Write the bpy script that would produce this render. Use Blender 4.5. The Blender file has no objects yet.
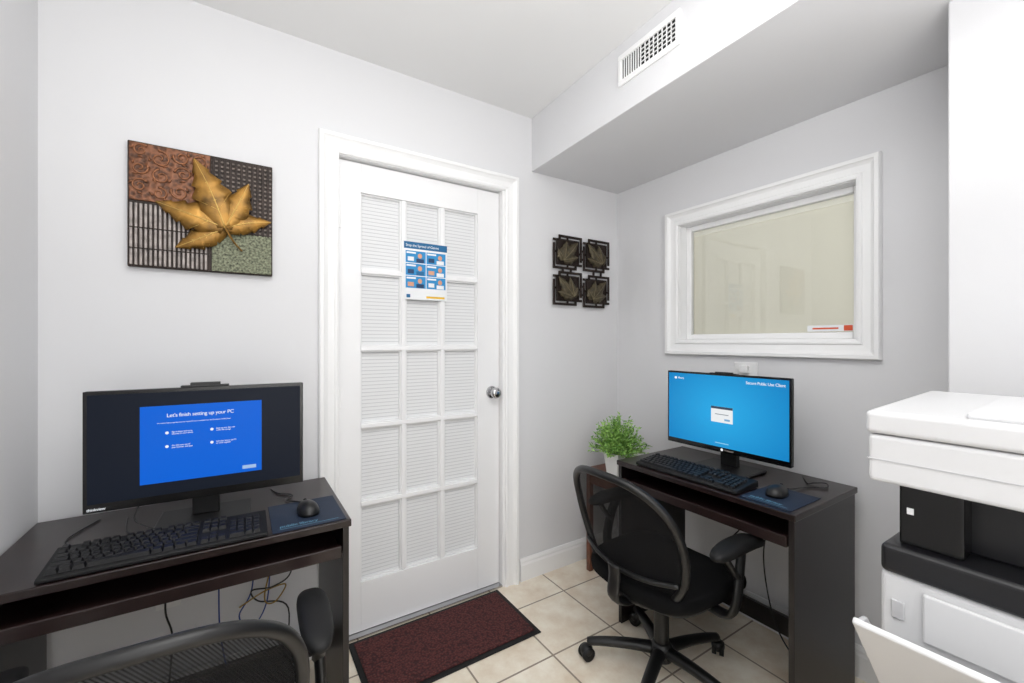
import bpy, bmesh, math, random
from mathutils import Vector, Matrix
random.seed(7)
S=bpy.context.scene
COL=S.collection
try:
    S.view_settings.view_transform='Standard'; S.view_settings.look='None'
except Exception: pass

# ------------------------------------------------------------ materials
def lin(c):
    return tuple(((v/255)/12.92 if v/255<=0.04045 else ((v/255+0.055)/1.055)**2.4) for v in c)+(1,)
def mat(name,rgb,rough=0.5,metal=0.0,bump=0,bscale=200,spec=0.5,var=0.0,voro=0):
    m=bpy.data.materials.new(name); m.use_nodes=True
    nt=m.node_tree; b=nt.nodes['Principled BSDF']
    b.inputs['Base Color'].default_value=lin(rgb)
    b.inputs['Roughness'].default_value=rough
    b.inputs['Metallic'].default_value=metal
    b.inputs['Specular IOR Level'].default_value=spec
    if var or bump:
        tc=nt.nodes.new('ShaderNodeTexCoord')
        if voro:
            n=nt.nodes.new('ShaderNodeTexVoronoi'); n.inputs['Scale'].default_value=bscale; fo=n.outputs['Distance']
        else:
            n=nt.nodes.new('ShaderNodeTexNoise'); n.inputs['Scale'].default_value=bscale; n.inputs['Detail'].default_value=4; fo=n.outputs['Fac']
        nt.links.new(tc.outputs['Object'],n.inputs['Vector'])
        if var:
            mx=nt.nodes.new('ShaderNodeMixRGB'); mx.blend_type='MIX'
            c=lin(rgb); mx.inputs[1].default_value=tuple(v*(1-var) for v in c[:3])+(1,)
            mx.inputs[2].default_value=tuple(min(1,v*(1+var)) for v in c[:3])+(1,)
            mr=nt.nodes.new('ShaderNodeMapRange'); mr.inputs[1].default_value=0.3; mr.inputs[2].default_value=0.7
            nt.links.new(fo,mr.inputs[0])
            nt.links.new(mr.outputs[0],mx.inputs[0]); nt.links.new(mx.outputs[0],b.inputs['Base Color'])
        if bump:
            bp=nt.nodes.new('ShaderNodeBump'); bp.inputs['Strength'].default_value=bump; bp.inputs['Distance'].default_value=0.002
            nt.links.new(fo,bp.inputs['Height']); nt.links.new(bp.outputs[0],b.inputs['Normal'])
    return m
def _em(name,rgb,s):
    m=mat(name,(4,4,6),0.35,spec=0.12)
    b=m.node_tree.nodes['Principled BSDF']
    b.inputs['Emission Color'].default_value=lin(rgb); b.inputs['Emission Strength'].default_value=s
    return m

M={}
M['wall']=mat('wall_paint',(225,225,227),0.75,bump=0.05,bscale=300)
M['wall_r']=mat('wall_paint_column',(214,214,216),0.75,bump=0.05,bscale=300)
M['ceil']=mat('ceiling_paint',(238,238,238),0.85,bump=0.05,bscale=300)
M['trim']=mat('trim_white',(246,246,246),0.35)
M['door']=mat('door_white',(242,242,243),0.38)
M['blind']=mat('blind_white',(232,233,234),0.6)
M['blind_gap']=mat('blind_gap_grey',(204,205,208),0.7)
M['espresso']=mat('espresso_wood',(32,21,20),0.28,var=0.3,bscale=12)
M['espresso_edge']=mat('espresso_edge',(22,16,16),0.35)
M['tray']=mat('tray_wood',(36,23,22),0.35,var=0.25,bscale=12)
M['blk']=mat('black_plastic',(13,13,14),0.4)
M['blk2']=mat('black_matte',(18,18,19),0.6,spec=0.35)
M['gloss']=mat('black_gloss',(8,8,9),0.2)
M['key']=mat('keycap_black',(20,20,22),0.5,spec=0.4)
M['fabric']=mat('black_fabric',(11,11,12),0.95,bump=0.5,bscale=600,spec=0.15)
M['pvc']=mat('printer_white',(212,212,213),0.4)
M['pvc2']=mat('printer_offwhite',(190,190,192),0.45)
M['pdark']=mat('printer_dark',(22,22,25),0.35)
M['chrome']=mat('satin_nickel',(190,190,192),0.2,metal=1)
M['pot']=mat('pot_ceramic_white',(232,232,230),0.35)
M['soil']=mat('soil',(50,38,28),0.9)
M['wood']=mat('stand_wood',(112,70,52),0.45,var=0.25,bscale=20)
M['navy']=mat('mouse_pad_navy',(20,36,58),0.7,var=0.1,bscale=60)
M['padtxt']=mat('pad_print',(90,140,165),0.6)
M['blue']=mat('cable_blue',(28,62,140),0.4)
M['yellow']=mat('cable_yellow',(160,126,50),0.4)
M['plate']=mat('plate_white',(235,235,235),0.4)
M['bronze']=mat('bronze',(104,66,44),0.4,metal=0.4,var=0.5,bscale=70,bump=1.0,voro=1)
M['bronze_s']=mat('bronze_scroll',(140,92,62),0.36,metal=0.5,var=0.35,bscale=60)
M['bronze2']=mat('bronze_dark',(44,34,29),0.45,metal=0.5,var=0.3,bscale=40)
M['rib']=mat('rib_pewter',(150,142,138),0.4,metal=0.4,var=0.4,bscale=40)
M['rib2']=mat('rib_brown',(104,94,88),0.4,metal=0.4,var=0.4,bscale=40)
M['gold']=mat('leaf_gold',(152,112,50),0.38,metal=0.5,var=0.6,bscale=18,bump=0.5)
M['vein']=mat('leaf_vein_gold',(206,172,98),0.35,metal=0.5)
M['moss']=mat('moss_stone',(118,122,100),0.7,metal=0.1,var=0.85,bscale=130,bump=1.0)
M['olive']=mat('leaf_olive',(84,76,58),0.45,metal=0.4,var=0.45,bscale=50)
M['vein2']=mat('leaf_vein_olive',(126,116,88),0.4,metal=0.4)
M['grille_dark']=mat('grille_dark',(10,10,10),0.8)
M['paper']=mat('paper_white',(238,240,242),0.7)

def floor_mat():
    m=bpy.data.materials.new('floor_tile'); m.use_nodes=True; nt=m.node_tree; b=nt.nodes['Principled BSDF']
    tc=nt.nodes.new('ShaderNodeTexCoord'); mp=nt.nodes.new('ShaderNodeMapping')
    mp.inputs['Location'].default_value=(0.225,0.26,0)
    nt.links.new(tc.outputs['Object'],mp.inputs['Vector'])
    br=nt.nodes.new('ShaderNodeTexBrick'); br.offset=0; br.squash=1
    br.inputs['Scale'].default_value=1; br.inputs['Brick Width'].default_value=0.33; br.inputs['Row Height'].default_value=0.33
    br.inputs['Mortar Size'].default_value=0.004; br.inputs['Mortar Smooth'].default_value=0.1
    br.inputs['Color1'].default_value=(0,0,0,1); br.inputs['Color2'].default_value=(1,1,1,1); br.inputs['Mortar'].default_value=(0.5,0.5,0.5,1)
    nt.links.new(mp.outputs[0],br.inputs['Vector'])
    n=nt.nodes.new('ShaderNodeTexNoise'); n.inputs['Scale'].default_value=7; n.inputs['Detail'].default_value=8; n.inputs['Roughness'].default_value=0.65
    nt.links.new(tc.outputs['Object'],n.inputs['Vector'])
    cr=nt.nodes.new('ShaderNodeValToRGB')
    cr.color_ramp.elements[0].position=0.3; cr.color_ramp.elements[0].color=lin((226,208,184))
    cr.color_ramp.elements[1].position=0.65; cr.color_ramp.elements[1].color=lin((252,244,228))
    nt.links.new(n.outputs['Fac'],cr.inputs[0])
    mv=nt.nodes.new('ShaderNodeMixRGB'); mv.blend_type='MULTIPLY'; mv.inputs[0].default_value=0.06
    nt.links.new(cr.outputs[0],mv.inputs[1]); nt.links.new(br.outputs['Color'],mv.inputs[2])
    mx=nt.nodes.new('ShaderNodeMixRGB'); nt.links.new(br.outputs['Fac'],mx.inputs[0])
    nt.links.new(mv.outputs[0],mx.inputs[1]); mx.inputs[2].default_value=lin((148,134,118))
    nt.links.new(mx.outputs[0],b.inputs['Base Color'])
    b.inputs['Roughness'].default_value=0.32
    bp=nt.nodes.new('ShaderNodeBump'); bp.invert=True; bp.inputs['Strength'].default_value=0.5; bp.inputs['Distance'].default_value=0.002
    nt.links.new(br.outputs['Fac'],bp.inputs['Height']); nt.links.new(bp.outputs[0],b.inputs['Normal'])
    return m
M['floor']=floor_mat()
def carpet_mat():
    m=bpy.data.materials.new('mat_maroon'); m.use_nodes=True; nt=m.node_tree; b=nt.nodes['Principled BSDF']
    tc=nt.nodes.new('ShaderNodeTexCoord')
    v=nt.nodes.new('ShaderNodeTexVoronoi'); v.inputs['Scale'].default_value=110
    nt.links.new(tc.outputs['Object'],v.inputs['Vector'])
    cr=nt.nodes.new('ShaderNodeValToRGB'); cr.color_ramp.elements[0].color=lin((108,54,52)); cr.color_ramp.elements[1].color=lin((52,22,24)); cr.color_ramp.elements[1].position=0.75
    nt.links.new(v.outputs['Distance'],cr.inputs[0]); nt.links.new(cr.outputs[0],b.inputs['Base Color'])
    b.inputs['Roughness'].default_value=0.95
    bp=nt.nodes.new('ShaderNodeBump'); bp.inputs['Strength'].default_value=0.8; bp.inputs['Distance'].default_value=0.004; bp.invert=True
    nt.links.new(v.outputs['Distance'],bp.inputs['Height']); nt.links.new(bp.outputs[0],b.inputs['Normal'])
    return m
M['carpet']=carpet_mat()
def mesh_mat():
    m=bpy.data.materials.new('chair_mesh'); m.use_nodes=True; nt=m.node_tree; b=nt.nodes['Principled BSDF']
    b.inputs['Base Color'].default_value=lin((16,16,18)); b.inputs['Roughness'].default_value=0.8; b.inputs['Specular IOR Level'].default_value=0.2
    out=nt.nodes['Material Output']; tr=nt.nodes.new('ShaderNodeBsdfTransparent'); mx=nt.nodes.new('ShaderNodeMixShader')
    tc=nt.nodes.new('ShaderNodeTexCoord')
    w=nt.nodes.new('ShaderNodeTexWave'); w.wave_type='BANDS'; w.bands_direction='DIAGONAL'; w.inputs['Scale'].default_value=90
    nt.links.new(tc.outputs['Object'],w.inputs['Vector'])
    mr=nt.nodes.new('ShaderNodeMapRange'); mr.inputs[3].default_value=0.60; mr.inputs[4].default_value=0.95
    nt.links.new(w.outputs['Fac'],mr.inputs[0]); nt.links.new(mr.outputs[0],mx.inputs[0])
    nt.links.new(tr.outputs[0],mx.inputs[1]); nt.links.new(b.outputs[0],mx.inputs[2]); nt.links.new(mx.outputs[0],out.inputs[0])
    return m
M['mesh']=mesh_mat()
def glass_mat():
    m=bpy.data.materials.new('window_glass'); m.use_nodes=True; nt=m.node_tree
    out=nt.nodes['Material Output']; nt.nodes.remove(nt.nodes['Principled BSDF'])
    tr=nt.nodes.new('ShaderNodeBsdfTransparent'); gl=nt.nodes.new('ShaderNodeBsdfGlossy'); gl.inputs['Roughness'].default_value=0.02
    tr.inputs[0].default_value=(0.98,0.985,0.975,1)
    fr=nt.nodes.new('ShaderNodeFresnel'); fr.inputs[0].default_value=1.5
    mx=nt.nodes.new('ShaderNodeMixShader'); nt.links.new(fr.outputs[0],mx.inputs[0]); nt.links.new(tr.outputs[0],mx.inputs[1]); nt.links.new(gl.outputs[0],mx.inputs[2])
    nt.links.new(mx.outputs[0],out.inputs[0]); return m
M['glass']=glass_mat()
M['shade']=mat('beige_shade',(220,217,205),0.7)
M['shade2']=mat('beige_shade_light',(230,229,222),0.7)
for k,s in (('shade',0.27),('shade2',0.30)):   # emission added to brighten shade and headrail, standing in for light from behind
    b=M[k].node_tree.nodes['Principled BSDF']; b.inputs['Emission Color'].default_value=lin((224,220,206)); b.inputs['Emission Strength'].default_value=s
def leafgreen():
    m=bpy.data.materials.new('leaf_green'); m.use_nodes=True; nt=m.node_tree; b=nt.nodes['Principled BSDF']
    tc=nt.nodes.new('ShaderNodeTexCoord'); n=nt.nodes.new('ShaderNodeTexNoise'); n.inputs['Scale'].default_value=60
    nt.links.new(tc.outputs['Object'],n.inputs['Vector']); cr=nt.nodes.new('ShaderNodeValToRGB')
    cr.color_ramp.elements[0].position=0.35; cr.color_ramp.elements[0].color=lin((78,134,48)); cr.color_ramp.elements[1].position=0.62; cr.color_ramp.elements[1].color=lin((172,214,112))
    nt.links.new(n.outputs['Fac'],cr.inputs[0]); nt.links.new(cr.outputs[0],b.inputs['Base Color']); b.inputs['Roughness'].default_value=0.5
    return m
M['green']=leafgreen()

# ------------------------------------------------------------ builders
def group(name,loc=(0,0,0),rz=0):
    e=bpy.data.objects.new(name,None); COL.objects.link(e); e.location=loc; e.rotation_euler=(0,0,rz); e.empty_display_size=0.1
    return e
def newobj(name,me,m,parent=None,smooth=False,bevel=0,seg=2):
    o=bpy.data.objects.new(name,me); COL.objects.link(o)
    if m is not None: me.materials.append(m)
    if parent: o.parent=parent
    if smooth:
        for p in me.polygons: p.use_smooth=True
    if bevel:
        b=o.modifiers.new('bevel','BEVEL'); b.width=bevel; b.segments=seg; b.limit_method='ANGLE'; b.angle_limit=math.radians(35)
    return o
def boxes(name,L,m,parent=None,bevel=0,seg=2):
    vs=[];fs=[]
    for (x0,x1,y0,y1,z0,z1) in L:
        k=len(vs)
        vs+=[(x0,y0,z0),(x1,y0,z0),(x1,y1,z0),(x0,y1,z0),(x0,y0,z1),(x1,y0,z1),(x1,y1,z1),(x0,y1,z1)]
        fs+=[tuple(k+i for i in f) for f in [(0,3,2,1),(4,5,6,7),(0,1,5,4),(1,2,6,5),(2,3,7,6),(3,0,4,7)]]
    me=bpy.data.meshes.new(name); me.from_pydata(vs,[],fs)
    return newobj(name,me,m,parent,bevel=bevel,seg=seg)
def box(name,x0,x1,y0,y1,z0,z1,m,parent=None,bevel=0,seg=2):
    return boxes(name,[(x0,x1,y0,y1,z0,z1)],m,parent,bevel,seg)
def fixn(me):
    bm=bmesh.new(); bm.from_mesh(me); bmesh.ops.recalc_face_normals(bm,faces=bm.faces); bm.to_mesh(me); bm.free()
def prism(name,pts,axis,a0,a1,m,parent=None,bevel=0,seg=2):
    def P(p,a):
        return {'x':(a,p[0],p[1]),'y':(p[0],a,p[1]),'z':(p[0],p[1],a)}[axis]
    n=len(pts); vs=[P(p,a0) for p in pts]+[P(p,a1) for p in pts]
    fs=[tuple(range(n)),tuple(range(2*n-1,n-1,-1))]+[(i,i+n,(i+1)%n+n,(i+1)%n) for i in range(n)]
    me=bpy.data.meshes.new(name); me.from_pydata(vs,[],fs); fixn(me)
    return newobj(name,me,m,parent,bevel=bevel,seg=seg)
def catmull(P,n=8,closed=False):
    P=[Vector(p) for p in P]; out=[]; N=len(P); rng=N if closed else N-1
    for i in range(rng):
        if closed: p0,p1,p2,p3=P[i-1],P[i],P[(i+1)%N],P[(i+2)%N]
        else: p0,p1,p2,p3=P[max(i-1,0)],P[i],P[i+1],P[min(i+2,N-1)]
        for k in range(n):
            t=k/n
            out.append(0.5*((2*p1)+(-p0+p2)*t+(2*p0-5*p1+4*p2-p3)*t*t+(-p0+3*p1-3*p2+p3)*t**3))
    if not closed: out.append(P[-1])
    return out
def tube(name,P,r,m,parent=None,closed=False,smooth_n=8,seg=10,flat=1.0,r2=None):
    Q=catmull(P,smooth_n,closed) if smooth_n>1 else [Vector(p) for p in P]
    N=len(Q); vs=[];fs=[]
    prev=None
    for i,q in enumerate(Q):
        t=(Q[(i+1)%N]-Q[i-1]) if closed else (Q[min(i+1,N-1)]-Q[max(i-1,0)])
        t.normalize()
        if prev is None:
            up=Vector((0,0,1)) if abs(t.z)<0.9 else Vector((0,1,0))
            a=t.cross(up).normalized()
        else:
            a=(prev-t*prev.dot(t)).normalized()
        prev=a; b=t.cross(a)
        rr=r if r2 is None else r+(r2-r)*i/(N-1)
        for k in range(seg):
            th=2*math.pi*k/seg
            vs.append(q+a*math.cos(th)*rr+b*math.sin(th)*rr*flat)
    for i in range(N if closed else N-1):
        j=(i+1)%N
        for k in range(seg):
            l=(k+1)%seg; fs.append((i*seg+k,i*seg+l,j*seg+l,j*seg+k))
    if not closed:
        fs.append(tuple(range(seg-1,-1,-1))); fs.append(tuple((N-1)*seg+k for k in range(seg)))
    me=bpy.data.meshes.new(name); me.from_pydata(vs,[],fs)
    return newobj(name,me,m,parent,smooth=True)
def lathe(name,prof,m,parent=None,loc=(0,0,0),seg=32,axis='z'):
    vs=[];fs=[]
    for (r,z) in prof:
        for k in range(seg):
            th=2*math.pi*k/seg; c,s=r*math.cos(th),r*math.sin(th)
            v={'z':(c,s,z),'y':(c,z,s),'x':(z,c,s)}[axis]
            vs.append((v[0]+loc[0],v[1]+loc[1],v[2]+loc[2]))
    n=len(prof)
    for i in range(n-1):
        for k in range(seg):
            l=(k+1)%seg; fs.append((i*seg+k,i*seg+l,(i+1)*seg+l,(i+1)*seg+k))
    fs.append(tuple(range(seg-1,-1,-1))); fs.append(tuple((n-1)*seg+k for k in range(seg)))
    me=bpy.data.meshes.new(name); me.from_pydata(vs,[],fs); fixn(me)
    o=newobj(name,me,m,parent,smooth=False)
    for p in me.polygons: p.use_smooth=len(p.vertices)==4
    e=o.modifiers.new('es','EDGE_SPLIT'); e.split_angle=math.radians(40)
    return o
def sgn(x,e): return math.copysign(abs(x)**e,x)
def sell(name,c,r,e1,e2,m,parent=None,nu=24,nv=40,fn=None):
    vs=[];fs=[]
    for i in range(nu+1):
        ph=-math.pi/2+math.pi*i/nu
        for j in range(nv):
            th=2*math.pi*j/nv
            x=r[0]*sgn(math.cos(ph),e1)*sgn(math.cos(th),e2); y=r[1]*sgn(math.cos(ph),e1)*sgn(math.sin(th),e2); z=r[2]*sgn(math.sin(ph),e1)
            p=(x+c[0],y+c[1],z+c[2])
            if fn: p=fn(*p)
            vs.append(p)
    for i in range(nu):
        for j in range(nv):
            k=(j+1)%nv; fs.append((i*nv+j,i*nv+k,(i+1)*nv+k,(i+1)*nv+j))
    me=bpy.data.meshes.new(name); me.from_pydata(vs,[],fs)
    bm=bmesh.new(); bm.from_mesh(me); bmesh.ops.remove_doubles(bm,verts=bm.verts,dist=1e-6); bmesh.ops.recalc_face_normals(bm,faces=bm.faces); bm.to_mesh(me); bm.free()
    return newobj(name,me,m,parent,smooth=True)
def text(name,body,size,loc,m,parent,rot=(math.pi/2,0,0),align='LEFT',sp=0.92):
    c=bpy.data.curves.new(name,'FONT'); c.body=body; c.size=size; c.align_x=align; c.extrude=0.0002; c.space_character=sp
    o=bpy.data.objects.new(name+'_tmp',c); COL.objects.link(o)
    bpy.context.view_layer.update()
    me=bpy.data.meshes.new_from_object(o.evaluated_get(bpy.context.evaluated_depsgraph_get()))
    bpy.data.objects.remove(o)
    me.materials.clear()
    t=newobj(name,me,m,parent); t.location=loc; t.rotation_euler=rot
    return t
def keep_parent(o,g):
    bpy.context.view_layer.update()
    o.parent=g; o.matrix_parent_inverse=g.matrix_world.inverted()

# ------------------------------------------------------------ room
DW=1.92; WW=2.03; LW=-0.53; CH=2.533; SO=2.24; BK=-1.6; CX=1.65; CY=0.338
def sx(y): return 1.362-0.048*(DW-y)
boxes('wall_back',[(LW-0.1,0.342,DW,DW+0.12,0,CH),(0.342,1.188,DW,DW+0.12,2.11,CH),(1.188,WW+0.12,DW,DW+0.12,0,CH)],M['wall'])
box('wall_left',LW-0.1,LW,BK,DW,0,CH,M['wall'])
OY0,OY1,OZ0,OZ1=0.665,1.465,1.305,1.935
boxes('wall_right',[(WW,WW+0.12,CY,OY0,0,CH),(WW,WW+0.12,OY1,DW,0,CH),(WW,WW+0.12,OY0,OY1,0,OZ0),(WW,WW+0.12,OY0,OY1,OZ1,CH)],M['wall'])
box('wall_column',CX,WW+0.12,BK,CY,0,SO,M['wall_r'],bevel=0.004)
box('wall_rear',LW-0.1,WW+0.12,BK-0.1,BK,0,CH,M['wall'])
box('floor',LW-0.1,WW+0.12,BK-0.1,DW+0.2,-0.05,0,M['floor'])
box('ceiling',LW-0.1,WW+0.12,BK-0.1,DW+0.12,CH,CH+0.05,M['ceil'])
prism('ceiling_soffit',[(sx(DW),DW),(WW,DW),(WW,BK),(sx(BK),BK)],'z',SO,CH,M['wall'],bevel=0.003)

def bb_prof(): return [(0,0),(0.016,0),(0.016,0.085),(0.012,0.095),(0.012,0.105),(0.006,0.12),(0,0.12)]
prism('baseboard_back',[(DW-a,z) for a,z in bb_prof()],'x',1.28,WW-0.0165,M['trim'])
prism('baseboard_back_left',[(DW-a,z) for a,z in bb_prof()],'x',LW,0.28,M['trim'])
prism('baseboard_right',[(WW-a,z) for a,z in bb_prof()],'y',CY,DW,M['trim'])
prism('baseboard_left',[(LW+a,z) for a,z in bb_prof()],'y',BK,DW-0.017,M['trim'])
prism('baseboard_column',[(CX-a,z) for a,z in bb_prof()],'y',BK,CY,M['trim'])

g=group('trim_1',(0,DW,0))
def casing(x0,x1,z0,z1,w,parent):
    prof=[(0,0.010),(0.10,0.014),(0.18,0.014),(0.24,0.009),(0.55,0.013),(0.70,0.020),(0.78,0.026),(0.94,0.026),(1.0,0.018)]
    vs=[];fs=[]
    for (x,z,dx,dz) in [(x0,z0,-1,0),(x0,z1,-1,1),(x1,z1,1,1),(x1,z0,1,0)]:
        for (u,d) in prof: vs.append((x+dx*u*w,-d,z+dz*u*w))
        vs.append((x+dx*w,0,z+dz*w)); vs.append((x,0,z))
    n2=len(prof)+2
    for i in range(3):
        for k in range(n2):
            l=(k+1)%n2; fs.append((i*n2+k,i*n2+l,(i+1)*n2+l,(i+1)*n2+k))
    fs.append(tuple(range(n2))); fs.append(tuple(3*n2+k for k in range(n2)))
    me=bpy.data.meshes.new('casing'); me.from_pydata(vs,[],fs); fixn(me)
    return newobj('casing',me,M['trim'],parent)
casing(0.356,1.186,0,2.100,0.080,g)
boxes('jamb',[(0.343,0.357,0.0,0.115,0,2.108),(1.173,1.187,0.0,0.115,0,2.108),(0.357,1.173,0.0,0.115,2.097,2.108)],M['trim'],g)
box('threshold',0.357,1.173,0.0,0.115,0.0005,0.01,M['chrome'],g)

# door
g=group('door_1',(0.36,1.952,0.012))
W=0.81; H=2.08; gx0,gx1,gz0,gz1=0.095,0.682,0.216,1.95; T=0.035
boxes('leaf',[(0,gx0,0,T,0,H),(gx1,W,0,T,0,H),(gx0,gx1,0,T,0,gz0),(gx0,gx1,0,T,gz1,H)],M['door'],g,bevel=0.002)
mw=0.022
boxes('muntins_vertical',[(gx0+(gx1-gx0)*i/3-mw/2,gx0+(gx1-gx0)*i/3+mw/2,0.002,T,gz0,gz1) for i in (1,2)],M['door'],g,bevel=0.004)
boxes('muntins_horizontal',[(gx0,gx1,0.0015,T-0.001,gz0+(gz1-gz0)*i/5-mw/2,gz0+(gz1-gz0)*i/5+mw/2) for i in (1,2,3,4)],M['door'],g,bevel=0.004)
L=[]
for i in range(3):
    for j in range(5):
        a=gx0+(gx1-gx0)*i/3+(mw/2 if i else 0); b=gx0+(gx1-gx0)*(i+1)/3-(mw/2 if i<2 else 0)
        c=gz0+(gz1-gz0)*j/5+(mw/2 if j else 0); d=gz0+(gz1-gz0)*(j+1)/5-(mw/2 if j<4 else 0)
        e=0.006
        L+=[(a,a+e,0.010,T-0.002,c,d),(b-e,b,0.010,T-0.002,c,d),(a+e,b-e,0.010,T-0.002,c,c+e),(a+e,b-e,0.010,T-0.002,d-e,d)]
boxes('pane_beads',L,M['door'],g,bevel=0.002)
n=int((gz1-gz0)/0.0165); h=(gz1-gz0)/n
boxes('blinds',[(gx0,gx1,0.0258,0.0275,gz0+i*h,gz0+i*h+h*0.80) for i in range(n)],M['blind'],g)
box('backing',gx0,gx1,0.0276,0.033,gz0,gz1,M['blind_gap'],g)
lathe('knob',[(0.0,-0.062),(0.018,-0.062),(0.026,-0.056),(0.029,-0.046),(0.026,-0.034),(0.013,-0.026),(0.011,-0.012),(0.030,-0.008),(0.033,-0.002),(0.033,0.0)],M['chrome'],g,loc=(0.765,0,1.02),axis='y')
boxes('hinges',[(0.0,0.010,-0.008,0.0,z,z+0.09) for z in (0.2,1.0,1.78)],M['trim'],g,bevel=0.003)

# poster on the door
g=group('poster',(0.650,1.9505,1.50))
pw,ph=0.218,0.272
box('sheet',0,pw,-0.001,0,0,ph,M['paper'],g)
c1=mat('poster_header',(20,100,150),0.5); c2=mat('poster_blue',(40,140,200),0.5); c3=mat('poster_dark',(24,60,100),0.5); c4=mat('poster_yellow',(235,190,50),0.5); c5=mat('poster_skin',(215,160,130),0.5)
box('header',0,pw,-0.0014,-0.001,ph-0.032,ph,c1,g)
text('header_text','Stop the Spread of Germs',0.0172,(0.008,-0.0018,ph-0.022),M['paper'],g)
for i in range(2):
    for j in range(3):
        x=0.008+i*0.103; z=ph-0.098-j*0.060
        box('tile_%d%d'%(i,j),x,x+0.099,-0.0014,-0.001,z,z+0.056,c2,g)
        box('tile_label_%d%d'%(i,j),x+0.004,x+0.050,-0.0017,-0.0014,z+0.043,z+0.051,M['paper'],g)
        sell('figure_head_%d%d'%(i,j),(x+0.070,-0.0015,z+0.034),(0.011,0.0006,0.012),1,1,c5,g,8,14)
        box('figure_body_%d%d'%(i,j),x+0.052,x+0.090,-0.0018,-0.0014,z+0.002,z+0.020,[c3,M['paper'],c1,M['paper']][(i+2*j)%4],g)
        box('figure_prop_%d%d'%(i,j),x+0.010,x+0.040,-0.0018,-0.0014,z+0.008,z+0.028,[M['paper'],c3,c5][(i+j)%3],g)
box('footer_logo',0.012,0.03,-0.0014,-0.001,0.008,0.024,c1,g); box('footer_strip',0.11,0.205,-0.0014,-0.001,0.008,0.018,c4,g)

# window
g=group('window_1',(WW,0,0))
def framecasing(y0,y1,z0,z1,w,parent):
    prof=[(0,0.014),(0.12,0.018),(0.22,0.018),(0.28,0.012),(0.6,0.015),(0.72,0.022),(0.78,0.030),(0.95,0.030),(1.0,0.020)]
    vs=[];fs=[];n2=len(prof)+2
    for (y,z,dy,dz) in [(y0,z0,-1,-1),(y0,z1,-1,1),(y1,z1,1,1),(y1,z0,1,-1)]:
        for (u,d) in prof: vs.append((-d,y+dy*u*w,z+dz*u*w))
        vs.append((0,y+dy*w,z+dz*w)); vs.append((0,y,z))
    for i in range(4):
        for k in range(n2):
            l=(k+1)%n2; j=(i+1)%4; fs.append((i*n2+k,i*n2+l,j*n2+l,j*n2+k))
    me=bpy.data.meshes.new('casing'); me.from_pydata(vs,[],fs); fixn(me)
    return newobj('casing',me,M['trim'],parent)
framecasing(OY0+0.003,OY1-0.003,OZ0+0.003,OZ1-0.003,0.078,g)
t=0.006
boxes('jamb_liner',[(0,0.119,OY0,OY0+t,OZ0,OZ1),(0,0.119,OY1-t,OY1,OZ0,OZ1),(0,0.119,OY0+t,OY1-t,OZ0,OZ0+t),(0,0.119,OY0+t,OY1-t,OZ1-t,OZ1)],M['trim'],g)
s=0.028; a,b,c,d=OY0+t,OY1-t,OZ0+t,OZ1-t
boxes('sash',[(0.055,0.085,a,a+s,c,d),(0.055,0.085,b-s,b,c,d),(0.055,0.085,a+s,b-s,c,c+s),(0.055,0.085,a+s,b-s,d-s,d)],M['trim'],g,bevel=0.004)
box('glass',0.069,0.072,a+s,b-s,c+s,d-s,M['glass'],g)
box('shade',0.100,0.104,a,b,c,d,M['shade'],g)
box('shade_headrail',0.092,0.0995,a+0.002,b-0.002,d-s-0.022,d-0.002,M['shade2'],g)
red=mat('sticker_orange',(214,88,52),0.5)
box('sticker',0.0675,0.0688,a+s+0.004,a+s+0.17,c+s+0.004,c+s+0.030,M['paper'],g)
box('sticker_mark',0.0670,0.0675,a+s+0.006,a+s+0.036,c+s+0.006,c+s+0.028,red,g)
box('sticker_text',0.0670,0.0675,a+s+0.055,a+s+0.15,c+s+0.013,c+s+0.020,red,g)

# vent on soffit
v0,v1=0.940,1.244
ang=-math.atan(0.048)   # follows the slightly splayed soffit
g=group('air_vent',(sx(v0),v0,0),ang); w0,w1=2.352,2.478; vl=v1-v0
boxes('frame',[(-0.010,0,0,vl,w0,w0+0.022),(-0.010,0,0,vl,w1-0.022,w1),(-0.010,0,0,0.020,w0+0.022,w1-0.022),(-0.010,0,vl-0.020,vl,w0+0.022,w1-0.022)],M['trim'],g,bevel=0.003)
box('duct',-0.002,-0.0005,0.020,vl-0.020,w0+0.022,w1-0.022,M['grille_dark'],g)
ys=0.020; ye=vl-0.020; ym=ys+(ye-ys)*0.62
L=[]
n=8
for i in range(1,n): 
    y=ys+(ym-ys)*i/n; L.append((-0.006,-0.002,y-0.0016,y+0.0016,w0+0.022,w1-0.022))
for i in range(1,5):
    z=w0+0.022+(w1-w0-0.044)*i/5; L.append((-0.0065,-0.0025,ys,ym,z-0.0014,z+0.0014))
n=8
for i in range(0,n):
    y=ym+(ye-ym)*i/n; L.append((-0.0055,-0.002,y,y+0.0040,w0+0.022,w1-0.022))
boxes('louvres',L,M['trim'],g)

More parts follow.
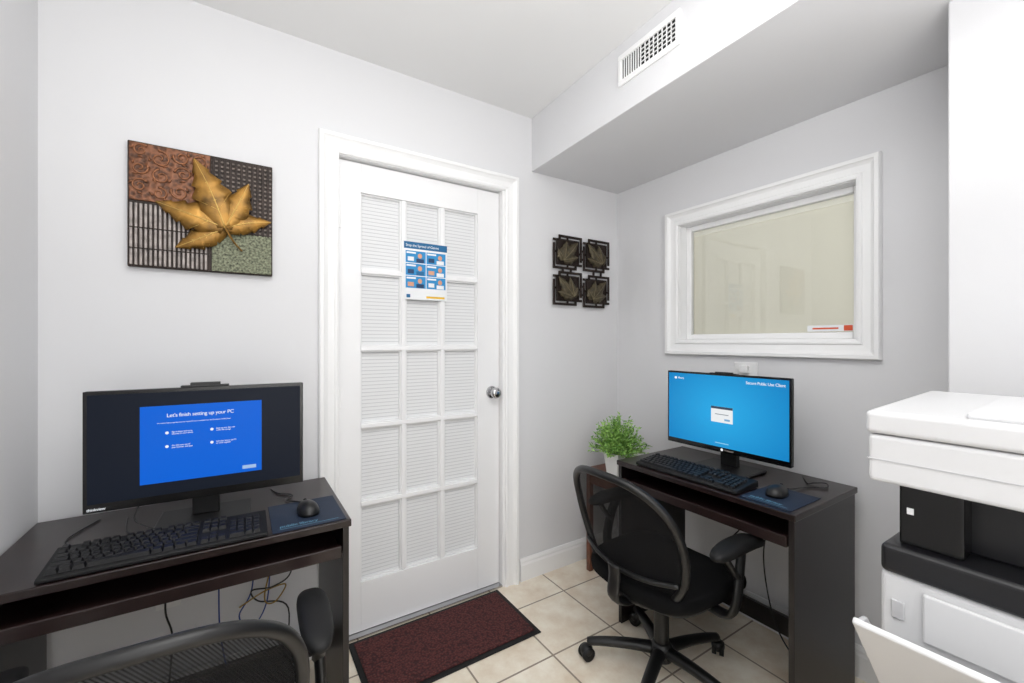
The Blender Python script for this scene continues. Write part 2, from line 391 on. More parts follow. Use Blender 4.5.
# ------------------------------------------------------------ wall art (leaf)
g=group('leaf_wall_art',(-0.316,DW,1.554)); A=0.425
box('panel',0,A,-0.022,-0.002,0,A,M['bronze2'],g,bevel=0.003)
box('scroll_tile',0.004,0.228,-0.028,-0.022,0.225,A-0.004,M['bronze'],g,bevel=0.003)
k=0
for (cx,cz,r,d) in [(0.035,0.395,0.022,1),(0.085,0.375,0.030,-1),(0.145,0.392,0.024,1),(0.198,0.390,0.022,-1),(0.032,0.335,0.024,-1),(0.09,0.315,0.026,1),(0.15,0.335,0.026,-1),(0.200,0.330,0.020,1),(0.032,0.275,0.024,1),(0.085,0.256,0.022,-1),(0.14,0.27,0.026,1),(0.198,0.268,0.022,-1)]:
    P=[]
    for i in range(13):
        th=i*0.75*d+cx*20; rr=r*(1-i/14); P.append((cx+rr*math.cos(th),-0.0300,cz+rr*math.sin(th)))
    tube('scroll_%d'%k,P,0.0036,M['bronze_s'],g,smooth_n=3,seg=6,r2=0.002)
    for q in range(3):
        th=cx*20+q*1.9; e_=min(r*1.25,0.029); tube('scroll_leaf_%d_%d'%(k,q),[(cx+r*0.95*math.cos(th),-0.0295,cz+r*0.95*math.sin(th)),(cx+e_*math.cos(th+0.5*d),-0.0300,cz+e_*math.sin(th+0.5*d))],0.0045,M['bronze_s'],g,smooth_n=2,seg=6,r2=0.0012)
    k+=1
boxes('ribs_low',[(0.006+i*0.0128,0.006+i*0.0128+0.0078,-0.030,-0.022,0.006,0.215) for i in range(17)],M['rib'],g,bevel=0.002)
boxes('rib_bands_low',[(0.004,0.225,-0.032,-0.022,z,z+0.004) for z in (0.06,0.13)],M['bronze2'],g)
boxes('rib_bands_high',[(0.231,A-0.004,-0.0265,-0.022,0.155+i*0.0165,0.162+i*0.0165) for i in range(16)],M['rib2'],g,bevel=0.001)
boxes('ribs_high',[(0.233+i*0.0172,0.242+i*0.0172,-0.031,-0.022,0.145,A-0.006) for i in range(11)],M['bronze2'],g,bevel=0.0015)
box('moss_tile',0.232,A-0.004,-0.031,-0.022,0.004,0.150,M['moss'],g,bevel=0.003)
def px(u,v):
    return Vector(((u-127)/145*A, A-(v-(140+(u-127)*0.19))/(126-(u-127)*0.117)*A))
Bp=px(220,230)
def lobe(name,B,Tp,W,lift,dep,teeth,m,parent,y0,bend=0.0,peak=0.45,sv=5,vm=None,base=0.5,amp=0.28,vr=0.0014):
    vm=vm or M['vein']
    d=Tp-B; Ln=d.length; d=d.normalized(); n=Vector((-d.y,d.x)); N=40
    rows=[]
    for i in range(N+1):
        s_=i/N
        if s_<peak: w=W*(base+(1-base)*math.sin(s_/peak*math.pi/2))
        else:
            q=(s_-peak)/(1-peak); w=W*(1-q)**0.85
        tt=(s_*teeth)%1.0
        if s_>0.22 and s_<0.97: w*=1.0-amp*tt
        c=B+d*(Ln*s_)+n*(bend*math.sin(s_*math.pi))
        h=dep*(1-0.62*s_**1.5)+0.006*math.sin(s_*math.pi)
        rows.append((c,max(w,0.0006),h))
    vs=[];fs=[]
    for (c,w,h) in rows:
        for q in (-1,-0.5,0,0.5,1):
            p=c+n*w*q+d*(abs(q)*w*0.25)
            drop={0:0,0.5:0.004,1:0.013}[abs(q)]*min(1,w/0.03)
            vs.append((p.x,y0-(h+lift-drop),p.y))
    for i in range(N):
        for j in range(4):
            fs.append((i*5+j,i*5+j+1,(i+1)*5+j+1,(i+1)*5+j))
    me=bpy.data.meshes.new(name); me.from_pydata(vs,[],fs); fixn(me)
    o=newobj(name,me,m,parent,smooth=True); sd=o.modifiers.new('s','SOLIDIFY'); sd.thickness=0.003; sd.offset=0
    tube(name+'_midrib',[(c.x,y0-(h+lift)-0.0015,c.y) for c,w,h in rows[::8]],vr*1.9,vm,parent,smooth_n=2,seg=6,r2=0.0008)
    for q in range(1,sv):
        i=int(N*(0.15+0.6*q/sv)); c,w,h=rows[i]; i2=min(N,i+6); c2,w2,h2=rows[i2]
        for sd_ in (-1,1):
            e=c2+n*w2*0.85*sd_+d*(w2*0.2)
            tube(name+'_vein_%d%s'%(q,'l' if sd_<0 else 'r'),[(c.x,y0-(h+lift)-0.001,c.y),(e.x,y0-(h2+lift-0.010*min(1,w2/0.03))-0.0018,e.y)],vr,vm,parent,smooth_n=2,seg=5,r2=0.0006)
y0=-0.030
lobe('leaf_lobe_low_left',Bp,px(171,248),0.044,0.000,0.020,4,M['gold'],g,y0,bend=0.002)
lobe('leaf_lobe_right',Bp,px(270,224),0.040,0.002,0.022,4,M['gold'],g,y0,bend=0.006)
lobe('leaf_lobe_left',Bp,px(153,203),0.056,0.005,0.024,5,M['gold'],g,y0,bend=0.000)
lobe('leaf_lobe_up_right',Bp,px(245,186),0.050,0.007,0.024,4,M['gold'],g,y0,bend=-0.002)
lobe('leaf_lobe_top',Bp,px(189,161),0.062,0.010,0.026,5,M['gold'],g,y0,bend=-0.006)
p0=Bp;p1=px(229,243);p2=px(238,252)
tube('maple_leaf_stem',[(p0.x,-0.066,p0.y),(p1.x,-0.050,p1.y),(p2.x,-0.038,p2.y)],0.0042,M['gold'],g,seg=8,r2=0.003)

# small four-piece art
g=group('leaf_tile_wall_art',(1.484,DW,1.490))
def tile(cx,cz,n,w,h):
    y=-0.016; f=0.014
    boxes('tile_frame_%d'%n,[(cx-w,cx-w+f,y-0.008,y,cz-h,cz+h*0.5),(cx+w-f,cx+w,y-0.008,y,cz-h*0.5,cz+h),(cx-w+f,cx+w*0.5,y-0.008,y,cz-h,cz-h+f),(cx-w*0.5,cx+w-f,y-0.008,y,cz+h-f,cz+h),
        (cx-w,cx-w*0.62,y-0.008,y,cz+h*0.62,cz+h*0.62+f),(cx-w*0.62,cx-w*0.62+f,y-0.008,y,cz+h*0.62,cz+h),(cx+w*0.62-f,cx+w*0.62,y-0.008,y,cz-h,cz-h*0.62),(cx+w*0.62,cx+w,y-0.008,y,cz-h*0.62-f,cz-h*0.62)],M['bronze2'],g,bevel=0.002)
    q=0.024
    box('tile_plate_%d'%n,cx-w+q,cx+w-q,y-0.003,y+0.002,cz-h+q,cz+h-q,M['bronze2'],g,bevel=0.002)
    boxes('tile_inner_frame_%d'%n,[(cx-w+q,cx-w+q+.005,y-0.008,y-0.003,cz-h+q,cz+h-q),(cx+w-q-.005,cx+w-q,y-0.008,y-0.003,cz-h+q,cz+h-q),(cx-w+q+.005,cx+w-q-.005,y-0.008,y-0.003,cz-h+q,cz-h+q+.005),(cx-w+q+.005,cx+w-q-.005,y-0.008,y-0.003,cz+h-q-.005,cz+h-q)],M['bronze2'],g)
    sgx=-1 if n in (1,2) else 1
    B=Vector((cx-sgx*(w-q)*0.45,cz-(h-q)*0.65))
    for k,(tx,tz,wd) in enumerate([(-0.85,0.15,0.034),(0.9,-0.30,0.034),(-0.15,0.85,0.038),(0.85,0.85,0.044)]):
        lobe('tile_%d_lobe_%d'%(n,k),B,Vector((cx+sgx*tx*(w-q),cz+tz*(h-q))),wd,0.001*k,0.010,3,M['olive'],g,y-0.004,sv=3,vm=M['vein2'],vr=0.0010)
    boxes('tile_struts_%d'%n,[(cx-0.006,cx+0.006,y-0.004,y,cz-h+f,cz-h+q),(cx-0.006,cx+0.006,y-0.004,y,cz+h-q,cz+h-f),(cx-w+f,cx-w+q,y-0.004,y,cz-0.006,cz+0.006),(cx+w-q,cx+w-f,y-0.004,y,cz-0.006,cz+0.006),(cx-0.01,cx+0.01,y,-0.001,cz-0.01,cz+0.01)],M['bronze2'],g)
w,h=0.108,0.098
tile(0.120,0.325,0,w,h); tile(0.120,0.117,1,w,h); tile(0.346,0.328,2,w,h); tile(0.346,0.112,3,w,h)
boxes('connectors',[(0.222,0.246,-0.020,-0.014,z,z+0.012) for z in (0.08,0.13,0.29,0.34)]+[(x,x+0.012,-0.020,-0.014,0.208,0.236) for x in (0.08,0.14,0.32,0.38)],M['bronze2'],g)

# ------------------------------------------------------------ desks
def desk(loc,rz,w):
    g=group('computer_desk',loc,rz); D=0.49; h=w/2; z=0.75
    box('desktop',-h,h,0,D,z-0.022,z,M['espresso'],g,bevel=0.003)
    t=0.018
    for nm,xa in (('side_left',-h+0.006),('side_right',h-0.006-t)):
        prism(nm,[(0.008,0.0),(D-0.01,0.0),(D-0.01,z-0.022),(0.008,z-0.022)],'x',xa,xa+t,M['espresso_edge'],g,bevel=0.001)
    i=h-0.006-t
    boxes('rails',[(-i+0.0005,-i+0.018,0.03,D-0.05,0.632,0.639),(i-0.018,i-0.0005,0.03,D-0.05,0.632,0.639)],M['chrome'],g)
    box('keyboard_tray',-i+0.004,i-0.004,0.022,D-0.08,0.640,0.655,M['tray'],g,bevel=0.002)
    box('tray_front',-i+0.004,i-0.004,0.004,0.0215,0.636,0.672,M['tray'],g,bevel=0.003)
    box('back_rail',-i,i,D-0.03,D-0.014,0.56,z-0.0225,M['espresso_edge'],g)
    box('stretcher',-i,i,D-0.03,D-0.014,0.06,0.14,M['espresso_edge'],g)
    return g
DK1=desk((-0.112,1.375,0),0,0.81); DK2=desk((1.475,1.022,0),-math.pi/2,0.755)

# ------------------------------------------------------------ monitors
def monitor(loc,rz,cz=1.0):
    g=group('computer_monitor',loc,rz); w=0.27; z0,z1=0.078,0.412
    box('housing',-w,w,0.0015,0.022,z0,z1,M['blk'],g,bevel=0.004)
    box('bezel',-w,w,-0.002,0.0012,z0,z1,M['gloss'],g,bevel=0.0015)
    sell('back_bulge',(0,0.030,0.235),(0.20,0.022,0.13),0.5,0.5,M['blk'],g,12,28)
    prism('neck',[(0.045,0.012),(0.075,0.012),(0.060,0.26),(0.040,0.26)],'x',-0.035,0.035,M['blk'],g,bevel=0.003)
    box('foot',-0.12,0.12,-0.045,0.13,0.001,0.012,M['blk'],g,bevel=0.005,seg=3)
    box('webcam',-0.035,0.04,0.002,0.018,z1+0.001,z1+0.001+0.013*cz,M['blk'],g,bevel=0.002)
    boxes('webcam_clip',[(-0.058,0.062,0.0,0.020,z1+0.0002,z1+0.006*cz)],M['blk'],g,bevel=0.0015)
    return g
wt=_em('text_white',(240,245,250),1.0)
MN1=g=monitor((-0.089,1.595,0.75),math.radians(-2.2))
s0=_em('screen_dark',(24,30,42),0.85); s1=_em('screen_blue',(8,98,214),1.0)
box('display',-0.261,0.261,-0.0030,-0.0021,0.102,0.402,s0,g)
box('setup_window',-0.150,0.150,-0.0036,-0.0031,0.138,0.362,s1,g)
text('heading',"Let's finish setting up your PC",0.0152,(-0.090,-0.0041,0.328),wt,g)
text('subheading',"We want to help you get the most out of your PC. Let us complete your device's setup by enabling these:",0.0046,(-0.112,-0.0041,0.310),wt,g)
for i in range(2):
    for j in range(2):
        x=-0.078+i*0.108; z=0.282-j*0.040
        text('item_%d%d'%(i,j),["Sign in faster and more\nsecurely on your device","Get the most out of\nyour browser and apps","Back up your files with\nonline file storage","Link your phone and PC\nto work together"][i*2+j],0.0058,(x,-0.0041,z),wt,g)
        lathe('item_icon_%d%d'%(i,j),[(0.0025,-0.0041),(0.0042,-0.0041),(0.0042,-0.0037),(0.0025,-0.0037)],wt,g,loc=(x-0.011,0,z),seg=14,axis='y')
box('continue_button',0.098,0.135,-0.0040,-0.0037,0.148,0.159,_em('btn',(170,200,240),0.9),g)
text('chin_label','thinkview',0.0110,(-0.262,-0.0025,0.084),wt,g)

MN2=g=monitor((1.728,1.038,0.75),-math.pi/2,0.5)
def grad():
    m=_em('screen_cyan',(20,140,210),1.0); nt=m.node_tree; b=nt.nodes['Principled BSDF']
    tc=nt.nodes.new('ShaderNodeTexCoord'); mp=nt.nodes.new('ShaderNodeMapping'); mp.inputs['Location'].default_value=(0.0,0,-0.75); mp.inputs['Scale'].default_value=(2.4,1,3.0)
    gr=nt.nodes.new('ShaderNodeTexGradient'); gr.gradient_type='SPHERICAL'; cr=nt.nodes.new('ShaderNodeValToRGB')
    cr.color_ramp.elements[0].color=lin((8,114,184)); cr.color_ramp.elements[1].color=lin((44,168,228)); cr.color_ramp.elements[1].position=0.9
    nt.links.new(tc.outputs['Object'],mp.inputs[0]); nt.links.new(mp.outputs[0],gr.inputs[0]); nt.links.new(gr.outputs[0],cr.inputs[0]); nt.links.new(cr.outputs[0],b.inputs['Emission Color'])
    return m
box('display',-0.263,0.263,-0.0030,-0.0021,0.100,0.404,grad(),g)
text('title','Secure Public Use Client',0.0165,(0.252,-0.0036,0.378),wt,g,align='RIGHT')
sell('logo',(-0.225,-0.0034,0.382),(0.007,0.0004,0.006),1,1,wt,g,6,12)
text('logo_text','library',0.013,(-0.212,-0.0036,0.378),wt,g)
box('dialog',-0.048,0.048,-0.0036,-0.0031,0.205,0.272,_em('dialog_white',(235,238,240),1),g)
box('dialog_bar',-0.048,0.048,-0.0040,-0.0037,0.262,0.272,_em('dialog_dark',(60,75,95),1),g)
box('dialog_line',-0.03,0.03,-0.0040,-0.0037,0.238,0.241,_em('dialog_line',(120,130,140),1),g)
box('dialog_button',0.012,0.036,-0.0040,-0.0037,0.214,0.222,_em('dialog_btn',(120,170,210),1),g)
box('caption',-0.03,0.03,-0.0036,-0.0031,0.115,0.119,_em('caption',(140,205,235),1),g)
sell('chin_logo',(-0.0,-0.0027,0.090),(0.006,0.0004,0.006),1,1,wt,g,6,12)
box('chin_label',0.012,0.05,-0.0028,-0.0021,0.087,0.092,M['rib'],g)

# ------------------------------------------------------------ keyboards, mice, pads
def keyboard(loc,rz):
    g=group('keyboard',loc,rz)
    prism('case',[(0,0.002),(0.150,0.002),(0.150,0.026),(0.142,0.028),(0.006,0.013),(0,0.010)],'x',-0.228,0.228,M['blk2'],g,bevel=0.002)
    boxes('feet',[(-0.2,-0.17,0.12,0.135,0,0.0025),(0.17,0.2,0.12,0.135,0,0.0025),(-0.2,-0.17,0.01,0.02,0,0.0025),(0.17,0.2,0.01,0.02,0,0.0025)],M['blk'],g)
    vs=[];fs=[]
    def key(x0,x1,row):
        y0=0.012+row*0.0195+(0.006 if row==5 else 0); y1=y0+0.0165
        def zz(y): return 0.0132+(y-0.006)*0.1100
        k=len(vs); i=0.0024; b=0.0005; h=0.0095
        vs.extend([(x0,y0,zz(y0)-b),(x1,y0,zz(y0)-b),(x1,y1,zz(y1)-b),(x0,y1,zz(y1)-b),(x0+i,y0+i,zz(y0)+h),(x1-i,y0+i,zz(y0)+h),(x1-i,y1-i*0.6,zz(y1)+h),(x0+i,y1-i*0.6,zz(y1)+h)])
        fs.extend([tuple(k+a for a in f) for f in [(4,5,6,7),(0,1,5,4),(1,2,6,5),(2,3,7,6),(3,0,4,7)]])
    u=0.0190; X0=-0.218
    def row(r,ws,x=X0):
        for w_ in ws:
            if w_>0: key(x+0.0009,x+w_*u-0.0009,r)
            x+=abs(w_)*u
    row(0,[1.25,1.25,1.25,6.25,1.25,1.25,1.25,1.25]); row(1,[2.25]+[1]*10+[2.75]); row(2,[1.75]+[1]*11+[2.25]); row(3,[1.5]+[1]*12+[1.5]); row(4,[1]*13+[2]); row(5,[1,-1,1,1,1,1,-0.5,1,1,1,1,-0.5,1,1,1,1])
    xn=X0+15.3*u
    row(0,[1,1,1],xn); row(1,[-1,1,-1],xn); row(3,[1,1,1],xn); row(4,[1,1,1],xn); row(5,[1,1,1],xn)
    xp=X0+18.6*u
    row(0,[2,1,1],xp); row(1,[1,1,1,1],xp); row(2,[1,1,1,1],xp); row(3,[1,1,1,1],xp); row(4,[1,1,1,1],xp)
    me=bpy.data.meshes.new('keys'); me.from_pydata(vs,[],fs); newobj('keys',me,M['key'],g)
    return g
KB1=keyboard((-0.160,1.380,0.7505),math.radians(-0.5)); KB2=keyboard((1.492,1.072,0.7505),-math.pi/2)
def mouse(loc,rz):
    g=group('computer_mouse',loc,rz)
    def f(x,y,z):
        return (x*(1-0.15*(y/0.055)),y,max(0.001,z if z>0 else 0.001)*(1-0.15*(y/0.055)))
    sell('shell',(0,0,0),(0.031,0.055,0.036),0.9,0.85,M['blk'],g,18,28,fn=f)
    lathe('wheel',[(0.008,-0.004),(0.010,-0.002),(0.010,0.002),(0.008,0.004)],M['key'],g,loc=(0,0.032,0.0235),axis='x',seg=16)
    return g
MS1=mouse((0.185,1.505,0.7535),0.1); MS2=mouse((1.62,0.765,0.7535),-math.pi/2+0.1)
def pad(loc,rz,w,d):
    g=group('mouse_pad',loc,rz); box('mat',-w/2,w/2,0,d,0.0005,0.0025,M['navy'],g,bevel=0.0008)
    text('print','public library',0.022,(-w/2+0.02,0.030,0.0027),M['padtxt'],g,rot=(0,0,0))
    box('print_bar',-w/2+0.02,w/2-0.02,0.018,0.020,0.0025,0.0027,M['padtxt'],g)
    return g
pad((0.180,1.385,0.75),0,0.20,0.235); pad((1.495,0.750,0.75),-math.pi/2,0.168,0.215)
def cable(name,P,m,gp,r=0.0022):
    o=tube(name,P,r,m,None,smooth_n=8,seg=7); keep_parent(o,gp)
cable('cord',[(0.18,1.562,0.765),(0.17,1.60,0.7580),(0.135,1.65,0.7545),(0.16,1.70,0.7535),(0.12,1.74,0.7535),(0.10,1.80,0.7535)],M['blk'],MS1)
cable('cord',[(-0.30,1.526,0.770),(-0.32,1.55,0.7555),(-0.26,1.562,0.7535),(-0.36,1.58,0.7535),(-0.40,1.65,0.7535),(-0.36,1.78,0.7535)],M['blk'],KB1)
cable('cord',[(-0.24,1.612,0.835),(-0.25,1.60,0.79),(-0.20,1.58,0.757),(-0.23,1.57,0.7555),(-0.27,1.62,0.7555),(-0.29,1.75,0.7555)],M['blk'],MN1)
cable('cord',[(1.678,0.758,0.765),(1.72,0.755,0.7580),(1.80,0.74,0.7535),(1.84,0.70,0.755),(1.88,0.715,0.76),(1.86,0.75,0.7555),(1.84,0.76,0.7535),(1.90,0.80,0.7535)],M['blk'],MS2)
cable('cord_a',[(0.05,1.865,0.58),(0.04,1.855,0.38),(0.0,1.84,0.30),(0.04,1.85,0.24),(0.09,1.85,0.33),(0.10,1.86,0.56)],M['blue'],DK1,0.0026)
cable('cord_b',[(0.14,1.86,0.58),(0.08,1.83,0.36),(0.11,1.81,0.33),(0.15,1.84,0.37),(0.08,1.85,0.36),(0.0,1.84,0.33)],M['yellow'],DK1,0.0026)
cable('cord_c',[(-0.06,1.865,0.58),(-0.06,1.85,0.3),(-0.04,1.84,0.14),(-0.02,1.85,0.03)],M['blue'],DK1,0.0026)
cable('cord_d',[(-0.2,1.865,0.58),(-0.21,1.84,0.4),(-0.19,1.83,0.3),(-0.2,1.85,0.1),(-0.17,1.85,0.02)],M['blk'],DK1,0.0030)
cable('cord_e',[(0.16,1.865,0.58),(0.17,1.84,0.42),(0.11,1.83,0.38),(0.04,1.84,0.38),(0.06,1.85,0.33),(0.16,1.85,0.27),(0.14,1.85,0.02)],M['blk'],DK1,0.0028)
cable('cord_a',[(1.96,0.95,0.58),(1.95,0.98,0.35),(1.93,0.93,0.12),(1.92,0.85,0.01),(1.93,0.80,0.05),(1.95,0.82,0.35),(1.955,0.84,0.58)],M['blk'],DK2,0.003)
cable('cord_b',[(1.96,1.10,0.58),(1.955,1.08,0.45),(1.955,1.17,0.30),(1.95,1.2,0.02)],M['blk'],DK2,0.003)
g=group('wall_outlet',(WW,1.10,1.135)); box('plate',-0.006,-0.0005,-0.055,0.055,0,0.066,M['plate'],g,bevel=0.003)
box('plug',-0.03,-0.006,-0.02,0.02,0.015,0.05,M['plate'],g,bevel=0.003)
g=group('wall_outlet',(-0.21,DW,0.36)); box('plate',-0.035,0.035,-0.006,-0.0005,0,0.115,M['plate'],g,bevel=0.003)
boxes('sockets',[(-0.014,0.014,-0.008,-0.006,0.02,0.048),(-0.014,0.014,-0.008,-0.006,0.067,0.095)],M['pvc2'],g,bevel=0.001)

# ------------------------------------------------------------ floor mat
g=group('door_mat',(0.39,1.525,0)); 
box('rubber_border',0,0.745,0,0.385,0.0005,0.006,M['blk2'],g,bevel=0.003)
box('carpet_pile',0.022,0.723,0.022,0.363,0.006,0.011,M['carpet'],g,bevel=0.002)

# ------------------------------------------------------------ chairs
def chair(loc,rz,leg0=110,lift=0.0):
    g=group('office_chair',loc,rz)
    lathe('hub',[(0.020,0.060),(0.042,0.065),(0.045,0.105),(0.034,0.125),(0.026,0.130)],M['blk'],g,seg=24)
    for i in range(5):
        a=math.radians(leg0+72*i); c,s=math.cos(a),math.sin(a)
        tube('leg_%d'%(i+1),[(c*0.03,s*0.03,0.098),(c*0.12,s*0.12,0.096),(c*0.22,s*0.22,0.086),(c*0.285,s*0.285,0.074)],0.027,M['blk'],g,smooth_n=4,seg=10,flat=0.8,r2=0.018)
        lathe('caster_stem_%d'%(i+1),[(0.007,0.04),(0.007,0.075)],M['chrome'],g,loc=(c*0.282,s*0.282,0),seg=10)
        cx,cy=c*0.290,s*0.290
        ca=a+0.7
        for sd in (-1,1):
            P=[Vector((cx,cy,0.0275))+Vector((-math.sin(ca),math.cos(ca),0))*sd*q for q in (0.006,0.022)]
            tube('caster_%d_%s'%(i+1,'a' if sd<0 else 'b'),P,0.0265,M['blk2'],g,smooth_n=1,seg=20)
        sell('caster_hood_%d'%(i+1),(cx,cy,0.038),(0.026,0.026,0.022),0.8,1,M['blk'],g,10,16)
    up=group('upper_assembly',(0,0,lift)); up.parent=g
    lathe('gas_lift',[(0.028,0.13),(0.028,0.26),(0.024,0.262),(0.024,0.30),(0.016,0.302),(0.016,0.37+lift)],M['blk'],g,seg=20)
    g0=g; g=up
    box('mechanism',-0.09,0.09,-0.12,0.10,0.352,0.378,M['blk'],g,bevel=0.01)
    tube('lever',[(0.05,0.02,0.36),(0.16,0.03,0.352),(0.25,0.03,0.345)],0.006,M['blk'],g,seg=8)
    def seatf(x,y,z):
        d=-0.03*max(0,(y-0.12)/0.12)**2 if y>0.12 else 0
        return (x*(1-0.08*(-y/0.23) if y<0 else 1),y,z+d+0.010*(x/0.24)**2)
    sell('seat',(0,0.015,0.408),(0.248,0.240,0.042),0.55,0.48,M['fabric'],g,16,48,fn=seatf)
    sell('seat_shell',(0,0.010,0.388),(0.225,0.215,0.022),0.5,0.5,M['blk'],g,10,40)
    HW,HH=0.240,0.236
    def bp(sx_,sz):
        z=0.601+sz*HH
        y=-0.245-0.070*sz-0.015*sz*sz+0.055*(sx_**2)
        x=sx_*HW*(1-0.10*(-sz if sz<0 else 0))
        return (x,y,z)
    E=0.78
    P=[]
    for k in range(28):
        th=2*math.pi*k/28; P.append(bp(sgn(math.cos(th),E),sgn(math.sin(th),E)))
    tube('back_frame',P,0.0140,M['blk'],g,closed=True,smooth_n=3,seg=10)
    vs=[];fs=[];R=14;N=56
    for i in range(R+1):
        for k in range(N):
            th=2*math.pi*k/N; f=i/R; vs.append(bp(f*sgn(math.cos(th),E),f*sgn(math.sin(th),E)))
    for i in range(R):
        for k in range(N):
            l=(k+1)%N; fs.append((i*N+k,i*N+l,(i+1)*N+l,(i+1)*N+k))
    me=bpy.data.meshes.new('back_mesh'); me.from_pydata(vs,[],fs)
    newobj('back_mesh',me,M['mesh'],g,smooth=True)
    L=[bp(x,-0.42-0.12*(1-x*x)) for x in (-0.93,-0.6,-0.3,0,0.3,0.6,0.93)]
    tube('lumbar_bar',[(x,y-0.016,z) for x,y,z in L],0.009,M['blk'],g,smooth_n=4,seg=8)
    tube('back_stem',[(0,-0.08,0.358),(0,-0.20,0.352),(0,-0.262,0.385),(0,-0.258,0.46),(0,-0.262,0.50)],0.028,M['blk'],g,smooth_n=5,seg=10,flat=0.4)
    for sd in (-1,1):
        s='left' if sd<0 else 'right'
        X=sd*0.285
        def padf(x,y,z,X=X): 
            return (x,y,z+0.012*math.sin((y+0.12)/0.30*math.pi) - 0.01*max(0,(y-0.1)/0.08))
        sell('arm_pad_'+s,(X,0.035,0.598),(0.038,0.145,0.021),0.7,0.75,M['blk2'],g,12,36,fn=padf)
        tube('arm_support_'+s,[(X*0.72,0.0,0.372),(X*0.95,0.0,0.376),(X*1.04,0.005,0.43),(X*1.03,0.03,0.53),(X,0.055,0.590)],0.024,M['blk'],g,smooth_n=6,seg=10,flat=0.55)
        tube('arm_brace_'+s,[(X*1.03,0.02,0.50),(X*1.02,-0.03,0.56),(X,-0.05,0.593)],0.016,M['blk'],g,smooth_n=5,seg=8,flat=0.6)
    return g0
chair((1.392,1.085,0),-math.pi/2,222)
chair((-0.125,1.160,0),math.radians(-2),110,0.0)

# ------------------------------------------------------------ side table and plant
g=group('side_table',(1.815,1.655,0)); w=0.16; d=0.165
box('top',-w,w,-d,d,0.56,0.58,M['wood'],g,bevel=0.003)
boxes('legs',[(sx_*w*0.85-0.014,sx_*w*0.85+0.014,sy*d*0.85-0.014,sy*d*0.85+0.014,0,0.5595) for sx_ in(-1,1) for sy in(-1,1)],M['wood'],g,bevel=0.002)
boxes('apron',[(-w*0.8,w*0.8,sy*d*0.85-0.008,sy*d*0.85+0.008,0.5,0.5595) for sy in (-1,1)]+[(sx_*w*0.85-0.008,sx_*w*0.85+0.008,-d*0.8,d*0.8,0.5,0.5595) for sx_ in (-1,1)],M['wood'],g)
g=group('potted_plant',(1.712,1.62,0.5805))
def sq(s,z): return [(-s,-s,z),(s,-s,z),(s,s,z),(-s,s,z)]
V=sq(0.038,0)+sq(0.052,0.125)+sq(0.046,0.125)+sq(0.044,0.105)
F=[(3,2,1,0)]
for a in (0,4,8):
    F+=[(a+i,a+(i+1)%4,a+4+(i+1)%4,a+4+i) for i in range(4)]
me=bpy.data.meshes.new('pot'); me.from_pydata(V,[],F); newobj('pot',me,M['pot'],g,bevel=0.004)
box('soil',-0.043,0.043,-0.043,0.043,0.102,0.108,M['soil'],g)
vs=[];fs=[]
def leafq(p,d,L,wd):
    d=d.normalized(); side=d.cross(Vector((0,0,1)))
    if side.length<1e-3: side=Vector((1,0,0))
    side.normalize(); up=side.cross(d).normalized(); k=len(vs)
    roll=random.uniform(-0.8,0.8); side=side*math.cos(roll)+up*math.sin(roll)
    vs.extend([p,p+d*L*0.45+side*wd+up*0.002,p+d*L-Vector((0,0,0.15*L)),p+d*L*0.45-side*wd+up*0.002,p+d*L*0.5-up*0.001])
    fs.extend([(k,k+1,k+4),(k+1,k+2,k+4),(k+2,k+3,k+4),(k+3,k,k+4)])
for i in range(190):
    th=random.uniform(0,2*math.pi); el=math.asin(random.uniform(0.05,1.0))
    D=Vector((math.cos(th)*math.cos(el),math.sin(th)*math.cos(el),math.sin(el)*1.5+0.2))
    Lh=random.uniform(0.100,0.140); p=Vector((random.uniform(-.03,.03),random.uniform(-.03,.03),0.108))
    n=12; q=p.copy(); Dn=D.normalized()
    for s in range(1,n+1):
        prev=q.copy(); q=p+D*Lh*s/n+Vector((0,0,-0.018*(s/n)**2))
        k=len(vs); w_=0.0011; vs.extend([prev+Vector((w_,0,0)),prev-Vector((w_,0,0)),q-Vector((w_,0,0)),q+Vector((w_,0,0))]); fs.append((k,k+1,k+2,k+3))
        if s>3:
            for r in range(2):
                dd=(Dn*0.7+Vector((random.uniform(-1,1),random.uniform(-1,1),random.uniform(-0.5,0.9)))).normalized()
                leafq(q,dd,random.uniform(0.016,0.028),random.uniform(0.0035,0.006))
me=bpy.data.meshes.new('foliage'); me.from_pydata([tuple(v) for v in vs],[],fs); newobj('foliage',me,M['green'],g)

# ------------------------------------------------------------ printer on a stand
PX,PY=1.05,0.332
g=group('office_printer',(PX-0.004,PY,0.56))
zb=-0.56
def zs(z): return z+zb
def pb(n,x0,x1,y0,y1,z0,z1,m,b=0.004,seg=2): return box(n,x0,x1,-y1,-y0,z0+zb,z1+zb,m,g,bevel=b,seg=seg)
prism('scanner_lid',[(0.0,zs(1.120)),(0.41,zs(1.120)),(0.41,zs(1.178)),(0.0,zs(1.164))],'y',-0.46,0.0,M['pvc'],g,bevel=0.009,seg=4)
prism('feeder_cover',[(0.025,zs(1.163)),(0.30,zs(1.170)),(0.30,zs(1.184)),(0.025,zs(1.175))],'y',-0.45,-0.135,M['pvc'],g,bevel=0.005,seg=3)
pb('scanner_body',0.004,0.41,0.003,0.457,1.026,1.1185,M['pvc'],0.008,3)
pb('scanner_seam',0.0030,0.365,0.0025,0.456,1.069,1.071,M['pvc2'],0)
pb('bay_back',0.10,0.38,0.03,0.45,0.905,1.0255,M['pdark'],0.003)
pb('bay_panel',0.045,0.0995,0.040,0.13,0.905,1.0255,M['gloss'],0.004)
pb('control_light',0.0435,0.045,0.052,0.062,0.966,0.978,M['plate'],0)
pb('output_tray',0.018,0.39,0.018,0.45,0.850,0.9045,M['pdark'],0.010,4)
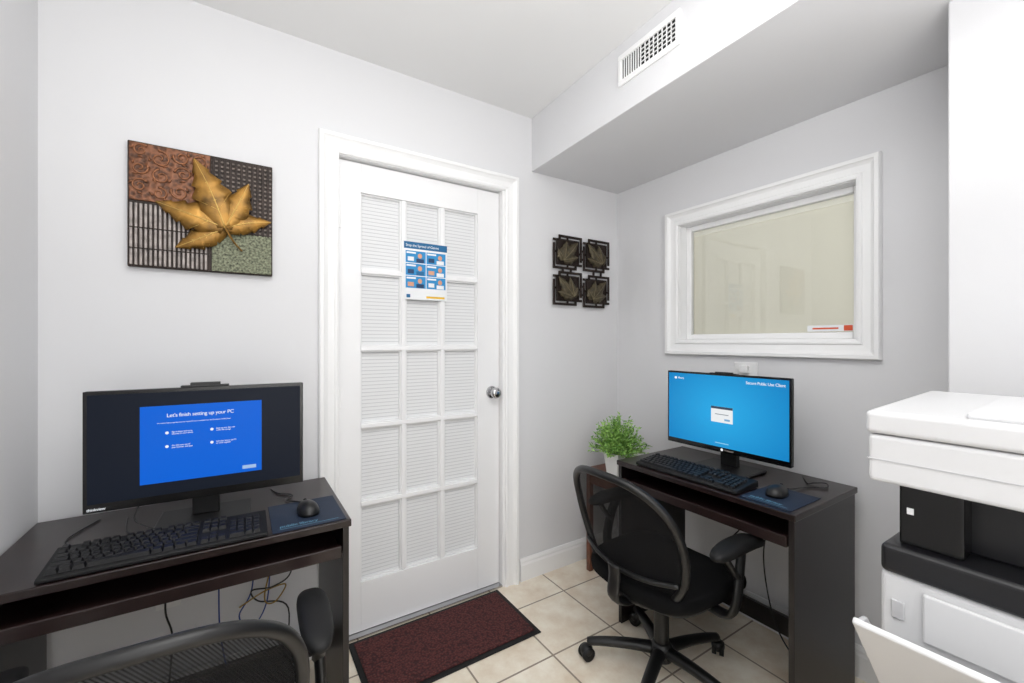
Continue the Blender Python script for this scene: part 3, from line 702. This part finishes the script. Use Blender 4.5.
pb('body',0.026,0.39,0.016,0.45,0.562,0.8495,M['pvc'],0.010,4)
pb('front_cover',0.018,0.0259,0.080,0.43,0.742,0.832,M['pvc'],0.004)
pb('side_grip',0.022,0.0259,0.034,0.054,0.765,0.800,M['pvc2'],0.004)
pb('flap_slot',0.020,0.0259,0.045,0.42,0.625,0.725,M['pdark'],0.002)
prism('open_tray',[(0.022,zs(0.628)),(0.018,zs(0.618)),(-0.124,zs(0.798)),(-0.117,zs(0.807))],'y',-0.43,-0.020,M['pvc'],g,bevel=0.003)
for nm,ya in (('tray_cheek_left',-0.030),('tray_cheek_right',-0.430)):
    prism(nm,[(0.0215,zs(0.630)),(-0.110,zs(0.800)),(-0.080,zs(0.796)),(0.0215,zs(0.690))],'y',ya,ya+0.008,M['pvc2'],g,bevel=0.002)
prism('tray_inner_step',[(0.020,zs(0.650)),(0.018,zs(0.640)),(-0.075,zs(0.752)),(-0.070,zs(0.762))],'y',-0.40,-0.060,M['pvc2'],g,bevel=0.003)
prism('tray_guide',[(0.016,zs(0.690)),(0.016,zs(0.656)),(-0.06,zs(0.752)),(-0.05,zs(0.765))],'y',-0.115,-0.100,M['pvc'],g,bevel=0.002)
g=group('printer_stand',(PX,PY,0)); 
box('top',0.0,0.42,-0.48,0.01,0.54,0.558,M['espresso'],g,bevel=0.003)
boxes('sides',[(0.01,0.41,-0.018,-0.0,0,0.5395),(0.01,0.41,-0.47,-0.452,0,0.5395)],M['espresso_edge'],g,bevel=0.001)
boxes('shelves',[(0.012,0.408,-0.4515,-0.0185,0.08,0.098),(0.012,0.408,-0.4515,-0.0185,0.32,0.338)],M['espresso_edge'],g)

# ------------------------------------------------------------ lights
def area(n,loc,rot,sx_,sy,e,c=(1,1,1)):
    l=bpy.data.lights.new(n,'AREA'); l.shape='RECTANGLE'; l.size=sx_; l.size_y=sy; l.energy=e; l.color=c
    o=bpy.data.objects.new(n,l); COL.objects.link(o); o.location=loc; o.rotation_euler=rot; return o
area('overhead_fill_light',(0.35,0.45,2.50),(0,0,0),1.0,1.2,11,(1,1,0.99))  # unseen overhead fill, added to even out the light; no fixture there
area('bounce_light',(0.25,-0.4,1.70),(math.radians(176),0,0),1.1,1.0,36,(1,1,0.99))
area('rear_fill_light',(0.1,-1.45,1.3),(math.radians(90),0,0),1.2,1.7,15,(1,1,0.99))  # low-power fill added behind the camera, not a lamp of the room
w=bpy.data.worlds.new('world'); S.world=w; w.use_nodes=True; w.node_tree.nodes['Background'].inputs[0].default_value=(1,1,1,1); w.node_tree.nodes['Background'].inputs[1].default_value=0.5

cam=bpy.data.cameras.new('camera'); co=bpy.data.objects.new('camera',cam); COL.objects.link(co)
co.location=(0,0,1.30); co.rotation_euler=(math.radians(90),0,math.radians(-32.7)); cam.sensor_width=36; cam.lens=425/1024*36; cam.clip_start=0.02
S.camera=co
